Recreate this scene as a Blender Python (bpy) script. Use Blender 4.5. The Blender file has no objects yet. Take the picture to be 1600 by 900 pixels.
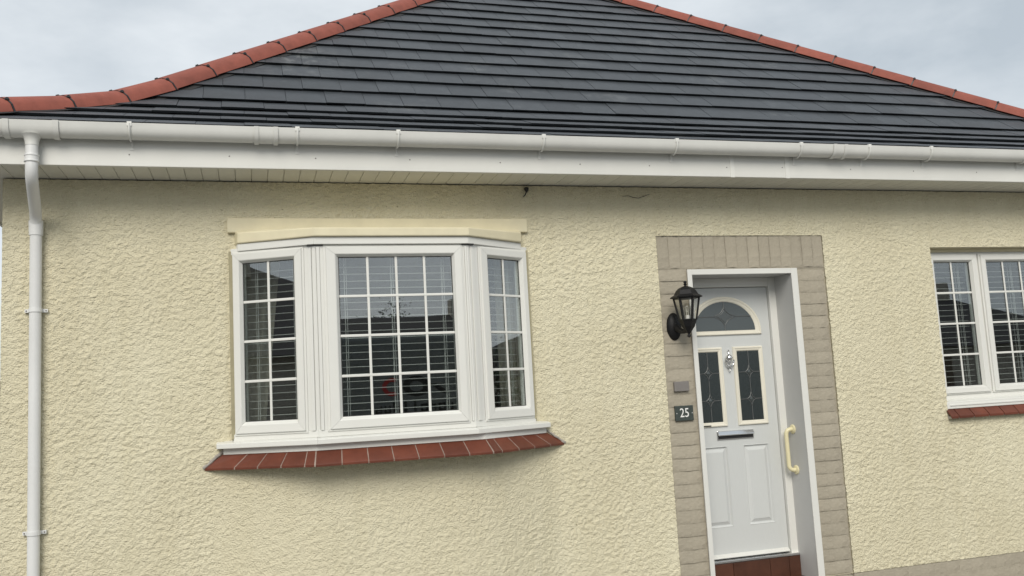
import bpy, math, random
import numpy as np
from mathutils import Vector, Matrix
random.seed(7); RNG = np.random.default_rng(11)
R = math.radians
scn = bpy.context.scene
COL = scn.collection

# ------------------------------------------------------------------ camera
YAW, PITCH, ROLL = 0.28754591, 0.11723881, -0.05454893
fw = Vector((math.sin(YAW)*math.cos(PITCH), math.cos(YAW)*math.cos(PITCH), math.sin(PITCH)))
r0 = Vector((math.cos(YAW), -math.sin(YAW), 0)); u0 = r0.cross(fw)
right = math.cos(ROLL)*r0 + math.sin(ROLL)*u0; up = -math.sin(ROLL)*r0 + math.cos(ROLL)*u0
cam_d = bpy.data.cameras.new('camera'); cam = bpy.data.objects.new('camera', cam_d); COL.objects.link(cam)
CAM = Vector((0, -6, 1.68))
m = Matrix((right, up, -fw)).transposed().to_4x4(); m.translation = CAM
cam.matrix_world = m
cam_d.sensor_width = 36; cam_d.lens = 31.5; cam_d.clip_end = 1500; cam_d.clip_start = .05
scn.camera = cam

# ------------------------------------------------------------------ sky + soft sun (overcast)
SUN_EL, SUN_AZ = R(36), R(198)          # azimuth: direction the light comes from, measured clockwise from +Y
world = bpy.data.worlds.new('World'); scn.world = world; world.use_nodes = True
nt = world.node_tree; nt.nodes.clear()
N = nt.nodes.new
out = N('ShaderNodeOutputWorld'); bg = N('ShaderNodeBackground'); bg.inputs['Strength'].default_value = .1
sky = N('ShaderNodeTexSky'); sky.sky_type = 'NISHITA'; sky.sun_disc = False
sky.sun_elevation = SUN_EL; sky.sun_rotation = SUN_AZ; sky.dust_density = 2.0
tc = N('ShaderNodeTexCoord'); mp = N('ShaderNodeMapping'); mp.inputs['Scale'].default_value = (1, 1, 2.2)
n1 = N('ShaderNodeTexNoise'); n1.inputs['Scale'].default_value = 2.6; n1.inputs['Detail'].default_value = 6; n1.inputs['Roughness'].default_value = .55
cr = N('ShaderNodeValToRGB'); cr.color_ramp.elements[0].position = .34; cr.color_ramp.elements[1].position = .66
cr.color_ramp.elements[0].color = (3.25, 3.62, 3.92, 1); cr.color_ramp.elements[1].color = (5.6, 5.85, 6.0, 1)
mx = N('ShaderNodeMix'); mx.data_type = 'RGBA'; mx.inputs[0].default_value = .92
L = nt.links.new
L(tc.outputs['Generated'], mp.inputs[0]); L(mp.outputs[0], n1.inputs['Vector']); L(n1.outputs['Fac'], cr.inputs[0])
L(sky.outputs[0], mx.inputs[6]); L(cr.outputs[0], mx.inputs[7]); L(mx.outputs[2], bg.inputs[0]); L(bg.outputs[0], out.inputs[0])
sd = bpy.data.lights.new('sun', 'SUN'); sd.energy = 1.5; sd.angle = R(32); sd.color = (1, .945, .85)
sun = bpy.data.objects.new('sun', sd); COL.objects.link(sun)
sdir = Vector((math.sin(SUN_AZ)*math.cos(SUN_EL), math.cos(SUN_AZ)*math.cos(SUN_EL), math.sin(SUN_EL)))
sun.rotation_euler = sdir.to_track_quat('Z', 'Y').to_euler(); sun.location = (0, -10, 20)
scn.view_settings.view_transform = 'Standard'; scn.view_settings.look = 'None'
scn.view_settings.exposure = 0.70; scn.view_settings.gamma = 1.0; scn.view_settings.use_curve_mapping = False

# ------------------------------------------------------------------ materials
def mat(name, col, rough=.5, var=.0, vscale=3.0, bump=0.0, bscale=60, spec=.5, metal=0.0, detail=4, col2=None, bdist=.01, vec_scale=None, coat=0):
    m = bpy.data.materials.new(name); m.use_nodes = True
    t = m.node_tree; b = t.nodes['Principled BSDF']; l = t.links.new
    b.inputs['Base Color'].default_value = (*col, 1); b.inputs['Roughness'].default_value = rough
    b.inputs['Metallic'].default_value = metal; b.inputs['Specular IOR Level'].default_value = spec
    b.inputs['Coat Weight'].default_value = coat
    tcn = t.nodes.new('ShaderNodeTexCoord'); src = tcn.outputs['Object']
    if vec_scale:
        mpn = t.nodes.new('ShaderNodeMapping'); mpn.inputs['Scale'].default_value = vec_scale; l(src, mpn.inputs[0]); src = mpn.outputs[0]
    if var or col2:
        no = t.nodes.new('ShaderNodeTexNoise'); no.inputs['Scale'].default_value = vscale; no.inputs['Detail'].default_value = detail; no.inputs['Roughness'].default_value = .6
        l(src, no.inputs['Vector'])
        rp = t.nodes.new('ShaderNodeValToRGB'); rp.color_ramp.elements[0].position = .3; rp.color_ramp.elements[1].position = .7
        a = [max(0, c*(1-var)) for c in col]; c2 = col2 or [min(1, c*(1+var)) for c in col]
        rp.color_ramp.elements[0].color = (*a, 1); rp.color_ramp.elements[1].color = (*c2, 1)
        l(no.outputs['Fac'], rp.inputs[0])
        # every object a slightly different tone
        oi = t.nodes.new('ShaderNodeObjectInfo'); hs = t.nodes.new('ShaderNodeHueSaturation')
        mr = t.nodes.new('ShaderNodeMapRange'); mr.inputs[3].default_value = 1-var*.7; mr.inputs[4].default_value = 1+var*.7
        l(oi.outputs['Random'], mr.inputs[0]); l(mr.outputs[0], hs.inputs['Value']); l(rp.outputs[0], hs.inputs['Color']); l(hs.outputs[0], b.inputs['Base Color'])
    if bump:
        nb = t.nodes.new('ShaderNodeTexNoise'); nb.inputs['Scale'].default_value = bscale; nb.inputs['Detail'].default_value = 4
        l(src, nb.inputs['Vector']); bp = t.nodes.new('ShaderNodeBump'); bp.inputs['Strength'].default_value = bump; bp.inputs['Distance'].default_value = bdist
        l(nb.outputs['Fac'], bp.inputs['Height']); l(bp.outputs[0], b.inputs['Normal'])
    return m

def render_mat():
    m = mat('cream_roughcast', (.66, .595, .375), .85, spec=.25)
    t = m.node_tree; b = t.nodes['Principled BSDF']; l = t.links.new; Nn = t.nodes.new
    tcn = Nn('ShaderNodeTexCoord')
    big = Nn('ShaderNodeTexNoise'); big.inputs['Scale'].default_value = 1.1; big.inputs['Detail'].default_value = 6; l(tcn.outputs['Object'], big.inputs['Vector'])
    r1 = Nn('ShaderNodeValToRGB'); r1.color_ramp.elements[0].position = .3; r1.color_ramp.elements[1].position = .72
    r1.color_ramp.elements[0].color = (.665, .612, .445, 1); r1.color_ramp.elements[1].color = (.735, .688, .515, 1); l(big.outputs['Fac'], r1.inputs[0])
    mp2 = Nn('ShaderNodeMapping'); mp2.inputs['Scale'].default_value = (9, 9, .7); l(tcn.outputs['Object'], mp2.inputs[0])
    st = Nn('ShaderNodeTexNoise'); st.inputs['Scale'].default_value = 1.0; st.inputs['Detail'].default_value = 5; l(mp2.outputs[0], st.inputs['Vector'])
    r2 = Nn('ShaderNodeValToRGB'); r2.color_ramp.elements[0].position = .38; r2.color_ramp.elements[0].color = (.97, .967, .955, 1); r2.color_ramp.elements[1].position = .56; r2.color_ramp.elements[1].color = (1, 1, 1, 1)
    l(st.outputs['Fac'], r2.inputs[0])
    mu = Nn('ShaderNodeMix'); mu.data_type = 'RGBA'; mu.blend_type = 'MULTIPLY'; mu.inputs[0].default_value = 1
    l(r1.outputs[0], mu.inputs[6]); l(r2.outputs[0], mu.inputs[7])
    # scattered specks of dirt
    vo = Nn('ShaderNodeTexNoise'); vo.inputs['Scale'].default_value = 38; vo.inputs['Detail'].default_value = 2; l(tcn.outputs['Object'], vo.inputs['Vector'])
    r3 = Nn('ShaderNodeValToRGB'); r3.color_ramp.elements[0].position = .19; r3.color_ramp.elements[0].color = (.55, .52, .45, 1); r3.color_ramp.elements[1].position = .27; r3.color_ramp.elements[1].color = (1, 1, 1, 1)
    l(vo.outputs['Fac'], r3.inputs[0])
    mu2 = Nn('ShaderNodeMix'); mu2.data_type = 'RGBA'; mu2.blend_type = 'MULTIPLY'; mu2.inputs[0].default_value = 1
    l(mu.outputs[2], mu2.inputs[6]); l(r3.outputs[0], mu2.inputs[7]); l(mu2.outputs[2], b.inputs['Base Color'])
    mp3 = Nn('ShaderNodeMapping'); mp3.inputs['Scale'].default_value = (1, 1, 1.25); l(tcn.outputs['Object'], mp3.inputs[0])
    nb = Nn('ShaderNodeTexNoise'); nb.inputs['Scale'].default_value = 92; nb.inputs['Detail'].default_value = 2.5; l(mp3.outputs[0], nb.inputs['Vector'])
    bp = Nn('ShaderNodeBump'); bp.inputs['Strength'].default_value = 1.0; bp.inputs['Distance'].default_value = .0135
    l(nb.outputs['Fac'], bp.inputs['Height']); l(bp.outputs[0], b.inputs['Normal'])
    return m

def glass_mat(name, tint, refl, bump=0):
    m = bpy.data.materials.new(name); m.use_nodes = True; t = m.node_tree; t.nodes.clear(); Nn = t.nodes.new; l = t.links.new
    o = Nn('ShaderNodeOutputMaterial'); tr = Nn('ShaderNodeBsdfTransparent'); tr.inputs[0].default_value = (*tint, 1)
    gl = Nn('ShaderNodeBsdfGlossy'); gl.inputs['Roughness'].default_value = .0; gl.inputs['Color'].default_value = (.96, .98, 1, 1)
    g = Nn('ShaderNodeNewGeometry'); d = Nn('ShaderNodeVectorMath'); d.operation = 'DOT_PRODUCT'; l(g.outputs['Normal'], d.inputs[0]); l(g.outputs['Incoming'], d.inputs[1])
    ab = Nn('ShaderNodeMath'); ab.operation = 'ABSOLUTE'; l(d.outputs['Value'], ab.inputs[0])
    iv = Nn('ShaderNodeMath'); iv.operation = 'SUBTRACT'; iv.inputs[0].default_value = 1; l(ab.outputs[0], iv.inputs[1])
    pw = Nn('ShaderNodeMath'); pw.operation = 'POWER'; pw.inputs[1].default_value = 5; l(iv.outputs[0], pw.inputs[0])
    ml = Nn('ShaderNodeMath'); ml.operation = 'MULTIPLY_ADD'; ml.inputs[1].default_value = 1-refl; ml.inputs[2].default_value = refl; l(pw.outputs[0], ml.inputs[0])
    mxs = Nn('ShaderNodeMixShader'); l(ml.outputs[0], mxs.inputs[0]); l(tr.outputs[0], mxs.inputs[1]); l(gl.outputs[0], mxs.inputs[2]); l(mxs.outputs[0], o.inputs[0])
    if bump:
        tcn = Nn('ShaderNodeTexCoord'); nb = Nn('ShaderNodeTexNoise'); nb.inputs['Scale'].default_value = 1.6; l(tcn.outputs['Object'], nb.inputs['Vector'])
        bp = Nn('ShaderNodeBump'); bp.inputs['Strength'].default_value = bump; bp.inputs['Distance'].default_value = .01; l(nb.outputs['Fac'], bp.inputs['Height']); l(bp.outputs[0], gl.inputs['Normal'])
    return m

def slate_mat():
    m = mat('dark_roof_tile', (.047, .054, .062), .5, var=.2, vscale=5, bump=.25, bscale=90, spec=.45, bdist=.004)
    t = m.node_tree; b = t.nodes['Principled BSDF']; l = t.links.new; Nn = t.nodes.new
    src = b.inputs['Base Color'].links[0].from_socket
    tcn = Nn('ShaderNodeTexCoord'); g = Nn('ShaderNodeNewGeometry')
    n = Nn('ShaderNodeTexNoise'); n.inputs['Scale'].default_value = 2.2; n.inputs['Detail'].default_value = 8; n.inputs['Roughness'].default_value = .72; l(g.outputs['Position'], n.inputs['Vector'])
    rp = Nn('ShaderNodeValToRGB'); rp.color_ramp.elements[0].position = .58; rp.color_ramp.elements[0].color = (0, 0, 0, 1); rp.color_ramp.elements[1].position = .74; rp.color_ramp.elements[1].color = (1, 1, 1, 1)
    l(n.outputs['Fac'], rp.inputs[0])
    mxn = Nn('ShaderNodeMix'); mxn.data_type = 'RGBA'; mxn.inputs[7].default_value = (.16, .168, .17, 1)
    ms = Nn('ShaderNodeMath'); ms.operation = 'MULTIPLY'; ms.inputs[1].default_value = .5; l(rp.outputs[0], ms.inputs[0])
    ds = Nn('ShaderNodeVectorMath'); ds.operation = 'DISTANCE'; ds.inputs[1].default_value = (.40, 1.10, 4.43); l(g.outputs['Position'], ds.inputs[0])
    dm = Nn('ShaderNodeMapRange'); dm.inputs[1].default_value = .12; dm.inputs[2].default_value = .5; dm.inputs[3].default_value = 1; dm.inputs[4].default_value = 0; l(ds.outputs['Value'], dm.inputs[0])
    n2 = Nn('ShaderNodeTexNoise'); n2.inputs['Scale'].default_value = 11; n2.inputs['Detail'].default_value = 7; n2.inputs['Roughness'].default_value = .7; l(g.outputs['Position'], n2.inputs['Vector'])
    n2r = Nn('ShaderNodeMapRange'); n2r.inputs[1].default_value = .48; n2r.inputs[2].default_value = .72; l(n2.outputs['Fac'], n2r.inputs[0])
    dmm = Nn('ShaderNodeMath'); dmm.operation = 'MULTIPLY'; l(dm.outputs[0], dmm.inputs[0]); l(n2r.outputs[0], dmm.inputs[1])
    mxm = Nn('ShaderNodeMath'); mxm.operation = 'MAXIMUM'; l(ms.outputs[0], mxm.inputs[0]); l(dmm.outputs[0], mxm.inputs[1])
    l(mxm.outputs[0], mxn.inputs[0]); l(src, mxn.inputs[6]); l(mxn.outputs[2], b.inputs['Base Color'])
    return m

M = dict(
    render=render_mat(), slate=slate_mat(),
    smooth_cream=mat('smooth_cream_paint', (.66, .605, .43), .6, var=.06, vscale=6, bump=.15, bscale=14, bdist=.01),
    sealant=mat('old_beige_sealant', (.37, .335, .22), .8, var=.12, vscale=14, bump=.3, bscale=50),
    upvc=mat('white_upvc', (.70, .70, .665), .32, var=.025, vscale=2.5, spec=.5),
    fascia=mat('white_fascia', (.665, .665, .63), .42, var=.05, vscale=1.4),
    soffit=mat('soffit_board', (.66, .655, .60), .5, var=.05, vscale=3),
    gutter=mat('white_gutter', (.68, .68, .65), .35, var=.05, vscale=3),
    pipe=mat('white_pipe', (.71, .715, .71), .4, var=.03, vscale=4),
    hip=mat('red_hip_tile', (.235, .066, .045), .78, var=.16, vscale=9, bump=.25, bscale=120, bdist=.003),
    black=mat('black_plastic', (.012, .012, .013), .5),
    tile=mat('red_quarry_tile', (.132, .036, .019), .5, var=.22, vscale=7, bump=.12, bscale=80, bdist=.003),
    mortar=mat('pale_mortar', (.36, .335, .30), .9, var=.2, vscale=18, bump=.5, bscale=60),
    grout=mat('grey_grout', (.27, .215, .18), .9, var=.2, vscale=20),
    taupe=mat('taupe_masonry_paint', (.365, .328, .258), .72, var=.07, vscale=12, bump=.55, bscale=32, bdist=.012),
    taupe_m=mat('taupe_painted_mortar', (.345, .31, .243), .8, var=.08, vscale=14, bump=.6, bscale=60),
    door=mat('white_door_skin', (.575, .592, .585), .38, var=.015, vscale=2, bump=.10, bscale=1, bdist=.004, vec_scale=(90, 90, 7)),
    door_cream=mat('cream_glazing_cassette', (.73, .70, .60), .4, var=.03, vscale=4),
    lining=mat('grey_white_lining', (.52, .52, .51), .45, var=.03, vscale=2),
    chrome=mat('chrome', (.82, .82, .82), .12, metal=1),
    rail=mat('cream_plastic_rail', (.74, .68, .44), .35),
    brown=mat('brown_step_tile', (.085, .034, .02), .35, var=.25, vscale=8, bump=.1, bscale=50),
    lantern=mat('black_cast_metal', (.008, .008, .009), .5, spec=.3, bump=.3, bscale=160, bdist=.002),
    lglass=glass_mat('lantern_glass', (.9, .9, .88), .05),
    glass=glass_mat('window_glass', (.88, .91, .90), .155, bump=.05),
    oglass=mat('dark_obscure_glass', (.018, .026, .027), .16, bump=.5, bscale=150, spec=.8, bdist=.002),
    lead=mat('lead_came', (.16, .165, .165), .45, metal=.5),
    bevelg=mat('bevelled_glass', (.045, .055, .055), .12, spec=.9),
    aglass=mat('sky_toned_arch_glass', (.075, .09, .095), .2, bump=.4, bscale=120, spec=.7, bdist=.002),  # sky reflection put into the base colour, paler than the other door glass
    blind=mat('white_blind_slat', (.66, .66, .64), .5),
    cord=mat('pale_blind_cord', (.70, .70, .68), .7),
    curtain=mat('pale_curtain_fabric', (.50, .47, .40), .9, var=.1, vscale=30),
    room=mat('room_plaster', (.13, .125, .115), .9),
    slateplate=mat('slate_number_plate', (.045, .058, .052), .55, var=.15, vscale=20, bump=.2, bscale=80),
    white=mat('white_lettering', (.8, .8, .78), .6),
    greyplate=mat('grey_plastic_plate', (.20, .185, .175), .5, var=.06, vscale=20),
    bulb=mat('clear_bulb', (.75, .73, .66), .15),
    tarmac=mat('worn_paving', (.17, .165, .155), .9, var=.2, vscale=3, bump=.4, bscale=50),
    rubber=mat('dark_seal', (.02, .02, .02), .6),
    envwall=mat('far_house_render', (.42, .39, .33), .9, var=.08),
    envroof=mat('far_house_roof', (.045, .042, .042), .8, var=.15),
    envdark=mat('dark_window', (.02, .022, .025), .1),
    bark=mat('bark', (.07, .055, .04), .9, var=.2, vscale=8),
    leaf=mat('leaf', (.05, .075, .03), .7, var=.3, vscale=2),
    van=mat('silver_van_paint', (.17, .185, .18), .3, coat=.3),
    vanglass=mat('van_glass', (.01, .012, .012), .08),
    red=mat('red_vinyl', (.45, .03, .03), .4), blk=mat('black_vinyl', (.015, .015, .015), .4),
    fence=mat('brown_fence_timber', (.16, .12, .085), .85, var=.2, vscale=6),
)

# ------------------------------------------------------------------ mesh helpers
class MB:
    def __init__(s): s.v = []; s.f = []
    def add(s, vs, fs):
        o = len(s.v); s.v += [tuple(v) for v in vs]; s.f += [tuple(i+o for i in f) for f in fs]; return s
    def box(s, x0, x1, y0, y1, z0, z1):
        return s.add([(x0,y0,z0),(x1,y0,z0),(x1,y1,z0),(x0,y1,z0),(x0,y0,z1),(x1,y0,z1),(x1,y1,z1),(x0,y1,z1)],
                     [(0,3,2,1),(4,5,6,7),(0,1,5,4),(1,2,6,5),(2,3,7,6),(3,0,4,7)])
    def prism(s, a, b):       # two matching loops -> closed solid; loop a seen from outside is counter-clockwise
        n = len(a); return s.add(list(a)+list(b), [tuple(range(n)), tuple(range(2*n-1, n-1, -1))] + [(i, i+n, (i+1) % n+n, (i+1) % n) for i in range(n)])
    def zprism(s, poly, z0, z1):   # poly counter-clockwise from above
        return s.prism([(x, y, z1) for x, y in poly], [(x, y, z0) for x, y in poly])
    def tube(s, pts, r, n=12, cap=True):
        pts = [Vector(p) for p in pts]; rs = r if isinstance(r, (list, tuple)) else [r]*len(pts); vs = []; fs = []
        ref = None
        for i, p in enumerate(pts):
            d = ((pts[min(i+1, len(pts)-1)]-pts[max(i-1, 0)])).normalized()
            if ref is None: ref = d.orthogonal().normalized()
            a = (ref - d*ref.dot(d)).normalized(); ref = a; b = d.cross(a)
            for k in range(n):
                t = 2*math.pi*k/n; vs.append(p + (a*math.cos(t)+b*math.sin(t))*rs[i])
        for i in range(len(pts)-1):
            for k in range(n):
                fs.append((i*n+k, i*n+(k+1) % n, (i+1)*n+(k+1) % n, (i+1)*n+k))
        if cap: fs += [tuple(range(n-1, -1, -1)), tuple(range((len(pts)-1)*n, len(pts)*n))]
        return s.add(vs, fs)
    def lathe(s, prof, c=(0, 0), n=16, rot=0, ax='z', base=0):   # prof: (r, h)
        vs = []; fs = []
        for r, h in prof:
            for k in range(n):
                t = 2*math.pi*k/n+rot; a, b = r*math.cos(t), r*math.sin(t)
                if ax == 'z': vs.append((c[0]+a, c[1]+b, h))
                else: vs.append((c[0]+a, base+h, c[1]+b))
        for i in range(len(prof)-1):
            for k in range(n): fs.append((i*n+k, i*n+(k+1) % n, (i+1)*n+(k+1) % n, (i+1)*n+k))
        fs += [tuple(range(n-1, -1, -1)), tuple(range((len(prof)-1)*n, len(prof)*n))]
        return s.add(vs, fs)
    def rings(s, loops, closed_last=False):
        n = len(loops[0]); vs = [v for l in loops for v in l]; fs = []
        for i in range(len(loops)-1):
            for k in range(n): fs.append((i*n+k, i*n+(k+1) % n, (i+1)*n+(k+1) % n, (i+1)*n+k))
        if closed_last: fs.append(tuple(range((len(loops)-1)*n, len(loops)*n)))
        return s.add(vs, fs)
    def mesh(s, name, smooth=False):
        me = bpy.data.meshes.new(name); me.from_pydata(s.v, [], s.f); me.update()
        if smooth: me.polygons.foreach_set('use_smooth', [True]*len(me.polygons))
        return me
    def build(s, name, m, parent=None, bevel=0, smooth=False, fix=True, seg=2):
        me = s.mesh(name, smooth)
        if fix:
            import bmesh
            bm = bmesh.new(); bm.from_mesh(me); bmesh.ops.recalc_face_normals(bm, faces=bm.faces); bm.to_mesh(me); bm.free()
        if m: me.materials.append(M[m] if isinstance(m, str) else m)
        o = bpy.data.objects.new(name, me); COL.objects.link(o)
        if parent: o.parent = parent
        if bevel:
            bv = o.modifiers.new('bevel', 'BEVEL'); bv.width = bevel; bv.segments = seg; bv.limit_method = 'ANGLE'; bv.angle_limit = R(35)
        if smooth and bevel == 0:
            pass
        return o

def inst(name, me, parent, mtx=None, loc=None):
    o = bpy.data.objects.new(name, me); COL.objects.link(o); o.parent = parent
    if mtx is not None: o.matrix_local = mtx
    if loc is not None: o.location = loc
    return o
def empty(name, loc=(0, 0, 0)):
    o = bpy.data.objects.new(name, None); COL.objects.link(o); o.location = loc; o.empty_display_size = .2; return o
def tag(o, label=None, cat=None, group=None, kind=None):
    if label: o['label'] = label
    if cat: o['category'] = cat
    if group: o['group'] = group
    if kind: o['kind'] = kind
    return o
def smooth_by_angle(o, ang=40):
    me = o.data
    me.polygons.foreach_set('use_smooth', [True]*len(me.polygons)); me.set_sharp_from_angle(angle=R(ang)); return o
def offs_poly(pts, d):
    """offset an open plan polyline to its right-hand/outer side (towards -y) by d, mitred"""
    P = [Vector(p) for p in pts]; o = []
    for i, p in enumerate(P):
        ns = []
        for a, b in ((i-1, i), (i, i+1)):
            if 0 <= a and b < len(P):
                t = (P[b]-P[a]).normalized(); ns.append(Vector((t.y, -t.x)))
        n = sum(ns, Vector((0, 0))).normalized(); k = 1/max(.5, n.dot(ns[0])); o.append(tuple(p+n*d*k))
    return o

# numpy smooth noise on a plane
def vnoise(x, z, lam, seed):
    g = np.random.default_rng(seed).random((512, 512))
    fx, fz = x/lam+1000, z/lam+1000
    ix, iz = np.floor(fx).astype(int), np.floor(fz).astype(int); tx, tz = fx-ix, fz-iz
    tx = tx*tx*(3-2*tx); tz = tz*tz*(3-2*tz)
    a = g[ix % 512, iz % 512]; b = g[(ix+1) % 512, iz % 512]; c = g[ix % 512, (iz+1) % 512]; d = g[(ix+1) % 512, (iz+1) % 512]
    return (a*(1-tx)+b*tx)*(1-tz)+(c*(1-tx)+d*tx)*tz
def roughcast(x, z):
    wx = x+.006*vnoise(x, z, .02, 91); wz = z+.006*vnoise(x, z, .02, 92)
    a = vnoise(wx*.9, wz*1.1, .0130, 1); c = vnoise(x, z, .045, 3); k = vnoise(x, z, .25, 4)
    lump = np.clip((a-.32)*1.6, 0, 1)
    return .0084*lump*(.75+.5*k)+.0016*c+.0045*vnoise(x, z, .9, 5)

# ------------------------------------------------------------------ ground
g = MB(); g.add([(-260, -260, 0), (260, -260, 0), (260, 260, 0), (-260, 260, 0)], [(0, 1, 2, 3)])
ground = g.build('ground', 'tarmac'); tag(ground, kind='structure')

# ------------------------------------------------------------------ the bungalow
house = empty('bungalow', (0, 0, 0))
tag(house, 'cream roughcast bungalow with dark tiled hipped roof and red hip tiles', 'house')
WX0, WX1, WZ0, WZ1 = -1.43, 8.47, .20, 3.15
BAY = (-.112, 1.885, 1.40, 2.688); SUR = (2.903, 4.333, .0, 2.785); DOOR = (3.14, 4.07, 0, 2.525); WIN = (5.352, 7.36, 1.34, 2.683)

def lines(a, b, step, keys):
    ks = sorted({a, b, *[k for k in keys if a < k < b]}); o = []
    for p, q in zip(ks, ks[1:]):
        n = max(1, round((q-p)/step)); o += [p+(q-p)*i/n for i in range(n)]
    return np.array(o+[b])
def grid_mesh(name, xs, zs, yfun, holes, xyfun=None):
    X, Z = np.meshgrid(xs, zs, indexing='ij')
    Y = yfun(X, Z); nx, nz = len(xs), len(zs)
    if xyfun is not None: X, Y = xyfun(X, Y, Z)
    co = np.stack([X, Y, Z], -1).reshape(-1, 3)
    xm, zm = (xs[:-1]+xs[1:])/2, (zs[:-1]+zs[1:])/2
    keep = np.ones((nx-1, nz-1), bool)
    for x0, x1, z0, z1 in holes: keep &= ~((xm[:, None] > x0) & (xm[:, None] < x1) & (zm[None] > z0) & (zm[None] < z1))
    i, j = np.nonzero(keep); a = i*nz+j
    f = np.stack([a, a+nz, a+nz+1, a+1], -1)
    ex = []; ef = []                       # returns: the render's cut edge runs back to the masonry
    for x0, x1, z0, z1 in holes:
        i0, i1 = int(np.argmin(abs(xs-x0))), int(np.argmin(abs(xs-x1))); j0, j1 = max(0, int(np.argmin(abs(zs-z0)))), int(np.argmin(abs(zs-z1)))
        path = [i0*nz+j for j in range(j0, j1)]+[i*nz+j1 for i in range(i0, i1)]+[i1*nz+j for j in range(j1, j0, -1)]+[i*nz+j0 for i in range(i1, i0-1, -1)]
        st = len(co)+len(ex); ex += [(co[q][0], .012, co[q][2]) for q in path]
        ef += [(path[q], path[q+1], st+q+1, st+q) for q in range(len(path)-1)]
    if ex: co = np.concatenate([co, np.array(ex)]); f = np.concatenate([f, np.array(ef)])
    me = bpy.data.meshes.new(name); me.vertices.add(len(co)); me.vertices.foreach_set('co', co.ravel())
    me.loops.add(f.size); me.loops.foreach_set('vertex_index', f.ravel()); me.polygons.add(len(f))
    me.polygons.foreach_set('loop_start', np.arange(len(f))*4); me.polygons.foreach_set('use_smooth', np.ones(len(f), bool))
    me.update(calc_edges=True); me.validate(); return me
holes = [BAY, SUR, WIN]
xs = np.concatenate([lines(WX0, 6.5, .0072, [h[i] for h in holes for i in (0, 1)])[:-1], lines(6.5, WX1, .05, [WIN[1]])])
zs = lines(WZ0, WZ1, .0072, [h[i] for h in holes for i in (2, 3)])
me = grid_mesh('wall', xs, zs, lambda x, z: -.004-roughcast(x, z), holes)
me.materials.append(M['render']); wall = bpy.data.objects.new('wall', me); COL.objects.link(wall); wall.parent = house
# thickness behind the render: jamb and lintel blocks round the openings (smooth cream reveals)
def reveal(o, d=.26, y0=.002):
    x0, x1, z0, z1 = o; b = MB(); b.box(x0-.10, x0, y0, d, z0-.1, z1+.1).box(x1, x1+.10, y0, d, z0-.1, z1+.1).box(x0, x1, y0, d, z1, z1+.1)
    if z0 > .3: b.box(x0, x1, y0, d, z0-.1, z0)
    return b.build('reveal', 'smooth_cream', house, fix=False)
reveal(BAY); reveal(WIN)
sw = MB(); sw.box(WX0+.002, WX0+.25, .0, 9.5, 0, WZ1); sw.box(WX1-.25, WX1-.002, .0, 9.5, 0, WZ1); sw.box(WX0+.25, WX1-.25, 9.25, 9.5, 0, WZ1)
sw.build('side_wall', 'render', house)
# dark rooms behind the windows
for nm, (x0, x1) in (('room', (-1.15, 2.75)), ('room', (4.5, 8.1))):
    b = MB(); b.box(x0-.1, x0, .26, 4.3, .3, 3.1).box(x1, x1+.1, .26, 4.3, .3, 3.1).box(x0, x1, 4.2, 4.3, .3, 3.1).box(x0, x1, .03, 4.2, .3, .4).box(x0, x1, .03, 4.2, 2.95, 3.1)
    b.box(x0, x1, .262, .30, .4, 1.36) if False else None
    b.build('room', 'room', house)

# bay base: canted render below the bay sill
AP = [(-.27, .02), (.40, -.21), (1.43, -.21), (2.09, .02)]
def apron_mesh():
    P = [Vector(p) for p in AP]; Ls = [(P[i+1]-P[i]).length for i in range(3)]; tot = sum(Ls)
    ss = np.arange(0, tot+.001, .0075); zz = lines(.12, 1.335, .0075, [])
    def f(X, Y, Z):
        s = X; cx = np.zeros_like(s); cy = np.zeros_like(s)
        pc = np.cumsum([0]+Ls); px = [p.x for p in P]; py = [p.y for p in P]
        for w in np.linspace(-.2, .2, 13):
            cx += np.interp(s+w, pc, px)/13; cy += np.interp(s+w, pc, py)/13
        cx = np.where(s < .13, np.interp(s, pc, px)*(1-s/.13)+cx*(s/.13), cx); e = tot-s
        cx = np.where(e < .13, np.interp(s, pc, px)*(1-e/.13)+cx*(e/.13), cx)
        h = roughcast(s+3.3, Z+1.7)*.8
        tx, ty = np.gradient(cx, axis=0), np.gradient(cy, axis=0); l = np.hypot(tx, ty)+1e-9
        return cx+ty/l*h, cy-tx/l*h
    return grid_mesh('bay_base', ss, zz, lambda x, z: x*0, [], f)
me = apron_mesh(); me.materials.append(M['render']); ba = bpy.data.objects.new('bay_base', me); COL.objects.link(ba); ba.parent = house

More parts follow.
